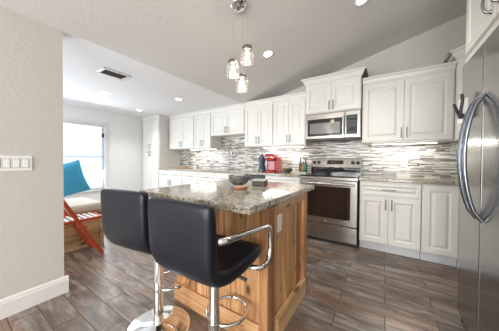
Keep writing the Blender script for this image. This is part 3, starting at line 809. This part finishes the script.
t = thing('fruit_bowl', 'small brown bowl of greens and red fruit between coffee maker and bottles', 'bowl', (-1.385, 3.33, .9155))
MB().lathe(bowl_prof(.085, .05, .035), 24).build('bowl_shell', M_darkwood, t)
for i in range(5):
    a = i*1.26
    tag(MB().lathe([(.0005, -.028), (.018, -.022), (.028, 0), (.02, .022), (.0005, .027)], 14).build('fruit', M_fruit if i % 2 else M_leaf, loc=(-1.385+.042*math.cos(a), 3.33+.042*math.sin(a), .972)),
        ['dark green fruit at the right of the brown bowl', 'red fruit toward the back right of the brown bowl', 'dark green fruit at the back left of the brown bowl', 'red fruit at the front left of the brown bowl', 'dark green fruit at the front of the brown bowl'][i], 'fruit', 'fruit in the brown bowl')
tr = thing('pale_tray', 'pale green tray under the bottles left of the range', 'tray', (-1.122, 3.33, .9155))
MB().box(-.11, .085, -.09, .09, 0, .010, bev=.003).build('tray_base', M_sage, tr)
MB().box(-.11, .085, -.09, -.084, .008, .022).box(-.11, .085, .084, .09, .008, .022).box(-.11, -.104, -.084, .084, .008, .022).box(.079, .085, -.084, .084, .008, .022).build('tray_rim', M_sage, tr)
def bottle(x, y, h, r, m_body, m_neck, label):
    t = thing('bottle', label, 'bottle', (x, y, .9265), 0, 'bottles on the tray by the range')
    MB().lathe([(r*.9, 0), (r, .006), (r, h*.55), (r*.8, h*.65), (r*.36, h*.76), (r*.34, h*.78)], 18).build('glass_body', m_body, t)
    MB().lathe([(r*.33, h*.78), (r*.33, h*.95), (r*.42, h*.955), (r*.42, h)], 14).build('bottle_neck', m_neck, t)
bottle(-1.175, 3.36, .235, .026, M_leaf, M_bottleneck, 'slim green bottle at the left of the tray')
bottle(-1.122, 3.34, .18, .032, M_amber, M_bottleneck, 'amber bottle at the middle of the tray')
bottle(-1.071, 3.31, .22, .027, M_green, M_black, 'green bottle with dark neck at the right of the tray beside the range')
tag(MB().box(-4.40, -3.85, 3.12, 3.42, .9155, .935, bev=.004).build('cutting_board', M_board), 'long brown wooden cutting board on the counter beside the pantry', 'cutting board')

# ------------------------------------------------------------------ bar stools
def make_stool(label, loc, rz):
    t = thing('bar_stool', label, 'bar stool', loc, rz, 'black leather bar stools at the island')
    # padded one-piece shell: path of the centre line (y, z), half width, half thickness
    path = [(-.240, .957, .198, .014), (-.240, .950, .203, .024), (-.237, .91, .206, .030), (-.230, .82, .206, .033), (-.226, .74, .203, .035), (-.216, .685, .198, .038), (-.188, .640, .194, .041),
            (-.13, .616, .197, .042), (-.05, .610, .202, .042), (.05, .618, .206, .042), (.13, .632, .207, .040), (.170, .636, .205, .034), (.192, .630, .198, .020)]
    N = 20; vs = []; fs = []
    for i, (y, z, hw_, ht) in enumerate(path):
        a = path[max(i-1, 0)]; c = path[min(i+1, len(path)-1)]
        tv = Vector((0, c[0]-a[0], c[1]-a[1])).normalized(); nv = Vector((0, -tv.z, tv.y))
        for k in range(N):
            an = 2*PI*k/N; ca, sa = math.cos(an), math.sin(an)
            ex = abs(ca)**.22*(1 if ca > 0 else -1); ey = abs(sa)**.55*(1 if sa > 0 else -1)
            p = Vector((hw_*.935*ex, y, z))+nv*ht*ey
            vs.append(p)
    for i in range(len(path)-1):
        for k in range(N): fs.append((i*N+k, i*N+(k+1) % N, (i+1)*N+(k+1) % N, (i+1)*N+k))
    fs.append(tuple(range(N))); fs.append(tuple(range((len(path)-1)*N, len(path)*N)))
    MB().add(vs, fs, 0, True).build('seat_shell', M_leather, t, subsurf=1)
    for s in (-1, 1):
        pts = [(s*.200, -.215, .81), (s*.222, -.20, .815), (s*.228, -.05, .80), (s*.23, .10, .785), (s*.23, .175, .775), (s*.23, .20, .73), (s*.23, .20, .64), (s*.23, .175, .575), (s*.225, .10, .572), (s*.15, .08, .572)]
        MB().tube(pts, .014, 10, smooth_steps=2).build('armrest', M_chrome, t)
    MB().box(-.09, .09, -.09, .09, .550, .570, bev=.003).build('mounting_plate', M_black, t)
    MB().lathe([(.030, .02), (.030, .33), (.0275, .335), (.0275, .550)], 24).lathe([(.034, .012), (.034, .05), (.030, .055)], 24).build('gas_column', M_chrome, t)
    MB().lathe([(.205, 0), (.205, .006), (.195, .010), (.12, .018), (.05, .034), (.030, .042)], 48).build('base_plate', M_chrome, t)
    ring = [(.115*math.cos(a), .118+.115*math.sin(a), .262) for a in [(-.5+2*i/32)*PI for i in range(32)]]
    MB().tube(ring, .0095, 10, closed=True).lathe([(.034, .25), (.034, .275)], 20).build('footrest', M_chrome, t)
    MB().tube([(.02, .0, .545), (.08, .03, .54), (.13, .05, .525)], .005).tube([(.12, .047, .527), (.165, .06, .512)], .009).build('height_lever', M_black, t)
    return t
s1 = make_stool('black leather bar stool nearest the camera, at the right of the pair', (-.742, .805, 0), .05)
s2 = dup(s1, (-1.252, .815, 0), .13, 'black leather bar stool further left, at the island end by the dining nook')

# ------------------------------------------------------------------ dining nook bench, cushions, red chair
t = thing('wooden_bench', 'light wood storage bench in the dining nook under the cushion', 'bench', (-3.46, .74, 0))
MB().box(-.29, .29, -.49, .49, 0, .41).build('bench_core', M_crate, t)
f = MB()
for i in range(4): f.box(.29, .31, -.5, .5, .004+i*.104, .004+i*.104+.1, bev=.003)
f.build('front_boards', M_crate, t)
for y in (-.5, .45): MB().box(.31, .325, y, y+.05, 0, .42, bev=.002).build('corner_batten', M_crate, t)
MB().box(-.31, .33, -.51, .51, .42, .445, bev=.003).build('seat_board', M_crate, t)
c = MB().box(-.31, .33, -.5, .5, 0, .11, bev=.035).build('seat_cushion', M_cushion, loc=(-3.46, .74, .447)); tag(c, 'beige fabric cushion lying on the wooden bench', 'cushion')
pl = MB(); N = 12; vs = []; fs = []
for side in (1, -1):
    for i in range(N+1):
        for j in range(N+1):
            u, v = i/N*2-1, j/N*2-1
            th = .065*max(0, (1-u**4)*(1-v**4))**.6
            k = 1-.05*(1-abs(u))*abs(v)-.0
            vs.append((side*th, u*.222*(1-.07*(1-v*v)), v*.222*(1-.07*(1-u*u))))
for s in range(2):
    o = s*(N+1)**2
    for i in range(N):
        for j in range(N): fs.append((o+i*(N+1)+j, o+(i+1)*(N+1)+j, o+(i+1)*(N+1)+j+1, o+i*(N+1)+j+1))
p = pl.add(vs, fs, 0, True).build('throw_pillow', M_blue, loc=(-3.47, .935, .852)); p.rotation_euler = (math.radians(14), math.radians(-12), 0)
tag(p, 'turquoise throw pillow leaning upright on the bench cushion', 'pillow')

t = thing('folding_chair', 'red folding chair with pale slatted seat in front of the bench', 'chair', (-2.93, .835, 0))
sf = MB()
for x in (-.14, .14): sf.box(x-.012, x+.012, -.26, .26, .43, .462, bev=.003)
for y in (-.26, .238): sf.box(-.14, .14, y, y+.022, .43, .46, bev=.003)
sf.build('seat_frame', M_red, t)
for i in range(9):
    y = -.225+i*.052
    MB().box(-.128, .128, y, y+.026, .452, .464, bev=.002).build('seat_slat', M_slat, t)
for x in (-.16, .16):
    MB().bar((x, .245, .012), (x, -.16, .78), .02, .034).build('leg', M_red, t)
    MB().bar((x*.84, -.25, .012), (x*.84, -.235, .43), .022, .03).build('leg', M_red, t)
MB().bar((-.15, .20, .10), (.15, .20, .10), .03, .018, side=(0, 0, 1)).bar((-.12, -.2, .08), (.12, -.2, .08), .03, .018, side=(0, 0, 1)).build('stretcher', M_red, t)
MB().bar((-.16, -.145, .72), (.16, -.145, .72), .07, .014, side=(0, 0, 1)).build('backrest', M_red, t)

# ------------------------------------------------------------------ wall switch plate
t = thing('switch_plate', 'white multi-gang rocker switch plate on the near left wall', 'light switch', (XL, .305, 1.094))
MB().box(0, .006, -.105, .105, -.055, .055, bev=.002).build('cover_plate', M_plate, t)
for k in range(4):
    y = -.069+k*.046
    r_ = MB().box(.004, .008, y-.018, y+.018, -.034, .034, 1).box(.006, .011, y-.0155, y+.0155, -.031, .031, 0, bev=.002).build('rocker', [M_plate, M_groove], t)

# ------------------------------------------------------------------ ceiling vent
t = thing('ceiling_vent', 'rectangular white ceiling register with grey louvers over the passage', 'vent', (-2.83, 1.235, CEIL))
MB().box(-.105, .105, -.145, .145, -.003, 0).build('backing', M_darkvent, t)
MB().box(-.105, .105, -.155, -.125, -.012, 0, bev=.002).box(-.105, .105, .125, .155, -.012, 0, bev=.002).box(-.115, -.085, -.155, .155, -.012, 0, bev=.002).box(.085, .115, -.155, .155, -.012, 0, bev=.002).build('frame', M_trim, t)
for i in range(7):
    x = -.075+i*.0235
    MB().add([(x, -.125, -.004), (x+.016, -.125, -.013), (x+.016, .125, -.013), (x, .125, -.004), (x, -.125, -.002), (x+.018, -.125, -.011), (x+.018, .125, -.011), (x, .125, -.002)],
             [(0, 1, 2, 3), (7, 6, 5, 4), (0, 4, 5, 1), (1, 5, 6, 2), (2, 6, 7, 3), (3, 7, 4, 0)]).build('louver', M_ventslat, t)

# ------------------------------------------------------------------ recessed lights
def downlight(x, y, label, power, r=.05, color=(1, .95, .87)):
    z = ceil_z(x)
    t = thing('recessed_light', label, 'ceiling light', (x, y, z), 0, 'round recessed ceiling lights')
    if x > XL: t.rotation_euler = (0, -math.atan(SL), 0)
    MB().lathe([(r+.018, 0), (r+.016, -.006), (r, -.006), (r-.004, -.001)], 28).build('trim_ring', M_plate, t)
    MB().lathe([(r-.002, -.0035), (r*.6, -.0045), (.0005, -.005)], 28).build('lens', M_lamp, t)
    l = bpy.data.lights.new('recessed_lamp', 'SPOT'); l.energy = power; l.spot_size = math.radians(125); l.spot_blend = .8; l.shadow_soft_size = .06; l.color = color
    o = bpy.data.objects.new('recessed_lamp', l); COL.objects.link(o); o.location = (x, y, z-.07)
downlight(-3.75, 1.534, 'largest recessed light in the low ceiling, beside the vent', 26, color=(.97, .98, 1))
downlight(-3.034, 2.365, 'recessed light in the low ceiling nearest the upper cabinets', 24, color=(1, .98, .95))
downlight(-4.454, 2.436, 'farthest recessed light in front of the pantry', 34, color=(.97, .98, 1))
downlight(-1.22, 2.268, 'round recessed light in the sloped ceiling beside the pendants', 34)
downlight(-.202, 2.282, 'round recessed light in the sloped ceiling at the top edge above the microwave', 34)
downlight(-.2, -.8, 'round recessed light in the sloped ceiling behind the camera', 30)

# ------------------------------------------------------------------ pendant lamp
PX, PY = -1.075, 1.46; PZ = ceil_z(PX)
t = thing('pendant_light', 'three-jar glass pendant lamp with chrome canopy over the island', 'pendant lamp', (PX, PY, PZ))
cn = MB().lathe([(.078, .018), (.078, 0), (.070, -.012), (.045, -.03), (.018, -.036), (.0005, -.037)], 32).build('canopy', M_chrome, t)
cn.rotation_euler = (0, -math.atan(SL), 0)
M_cord = mat('clear_cord', (0.40, 0.39, 0.37), 0.4)
def jar(dx, dy, ztop, h=.13):
    z = ztop-PZ
    MB().tube([(dx*.3, dy*.3, -.03), (dx, dy, -.10), (dx, dy, z+.008)], .0014, 6).build('cord', M_cord, t)
    j = MB().lathe([(.038, z-.026), (.048, z-.034), (.056, z-.044), (.056, z-h), (.050, z-h-.010), (.0005, z-h-.010)], 28, (dx, dy, 0)).build('glass_jar', M_glass, t)
    c_ = MB().lathe([(.040, z-.028), (.041, z-.002), (.038, z+.002), (.012, z+.003), (.010, z+.010), (.0005, z+.011)], 24, (dx, dy, 0))
    c_.tube([(dx-.036, dy, z-.01), (dx-.05, dy, z+.004), (dx-.03, dy, z+.012)], .002, 6).tube([(dx+.036, dy, z-.01), (dx+.05, dy, z+.004), (dx+.03, dy, z+.012)], .002, 6)
    c_.build('lid_socket', M_nickel, t)
    b = MB().lathe([(.012, z-.032), (.011, z-.045), (.014, z-.062), (.015, z-.076), (.009, z-.092), (.0005, z-.096)], 20, (dx, dy, 0)).build('bulb', M_bulb, t)
    l = bpy.data.lights.new('pendant_bulb', 'POINT'); l.energy = 1.6; l.color = (1, .85, .66); l.shadow_soft_size = .036
    o = bpy.data.objects.new('pendant_bulb', l); COL.objects.link(o); o.location = (PX+dx, PY+dy, ztop-.085)
JARS = [(-1.105, 1.42, 1.985), (-.985, 1.46, 2.085), (-1.03, 1.45, 1.855)]
for x, y, z in JARS: jar(x-PX, y-PY, z)
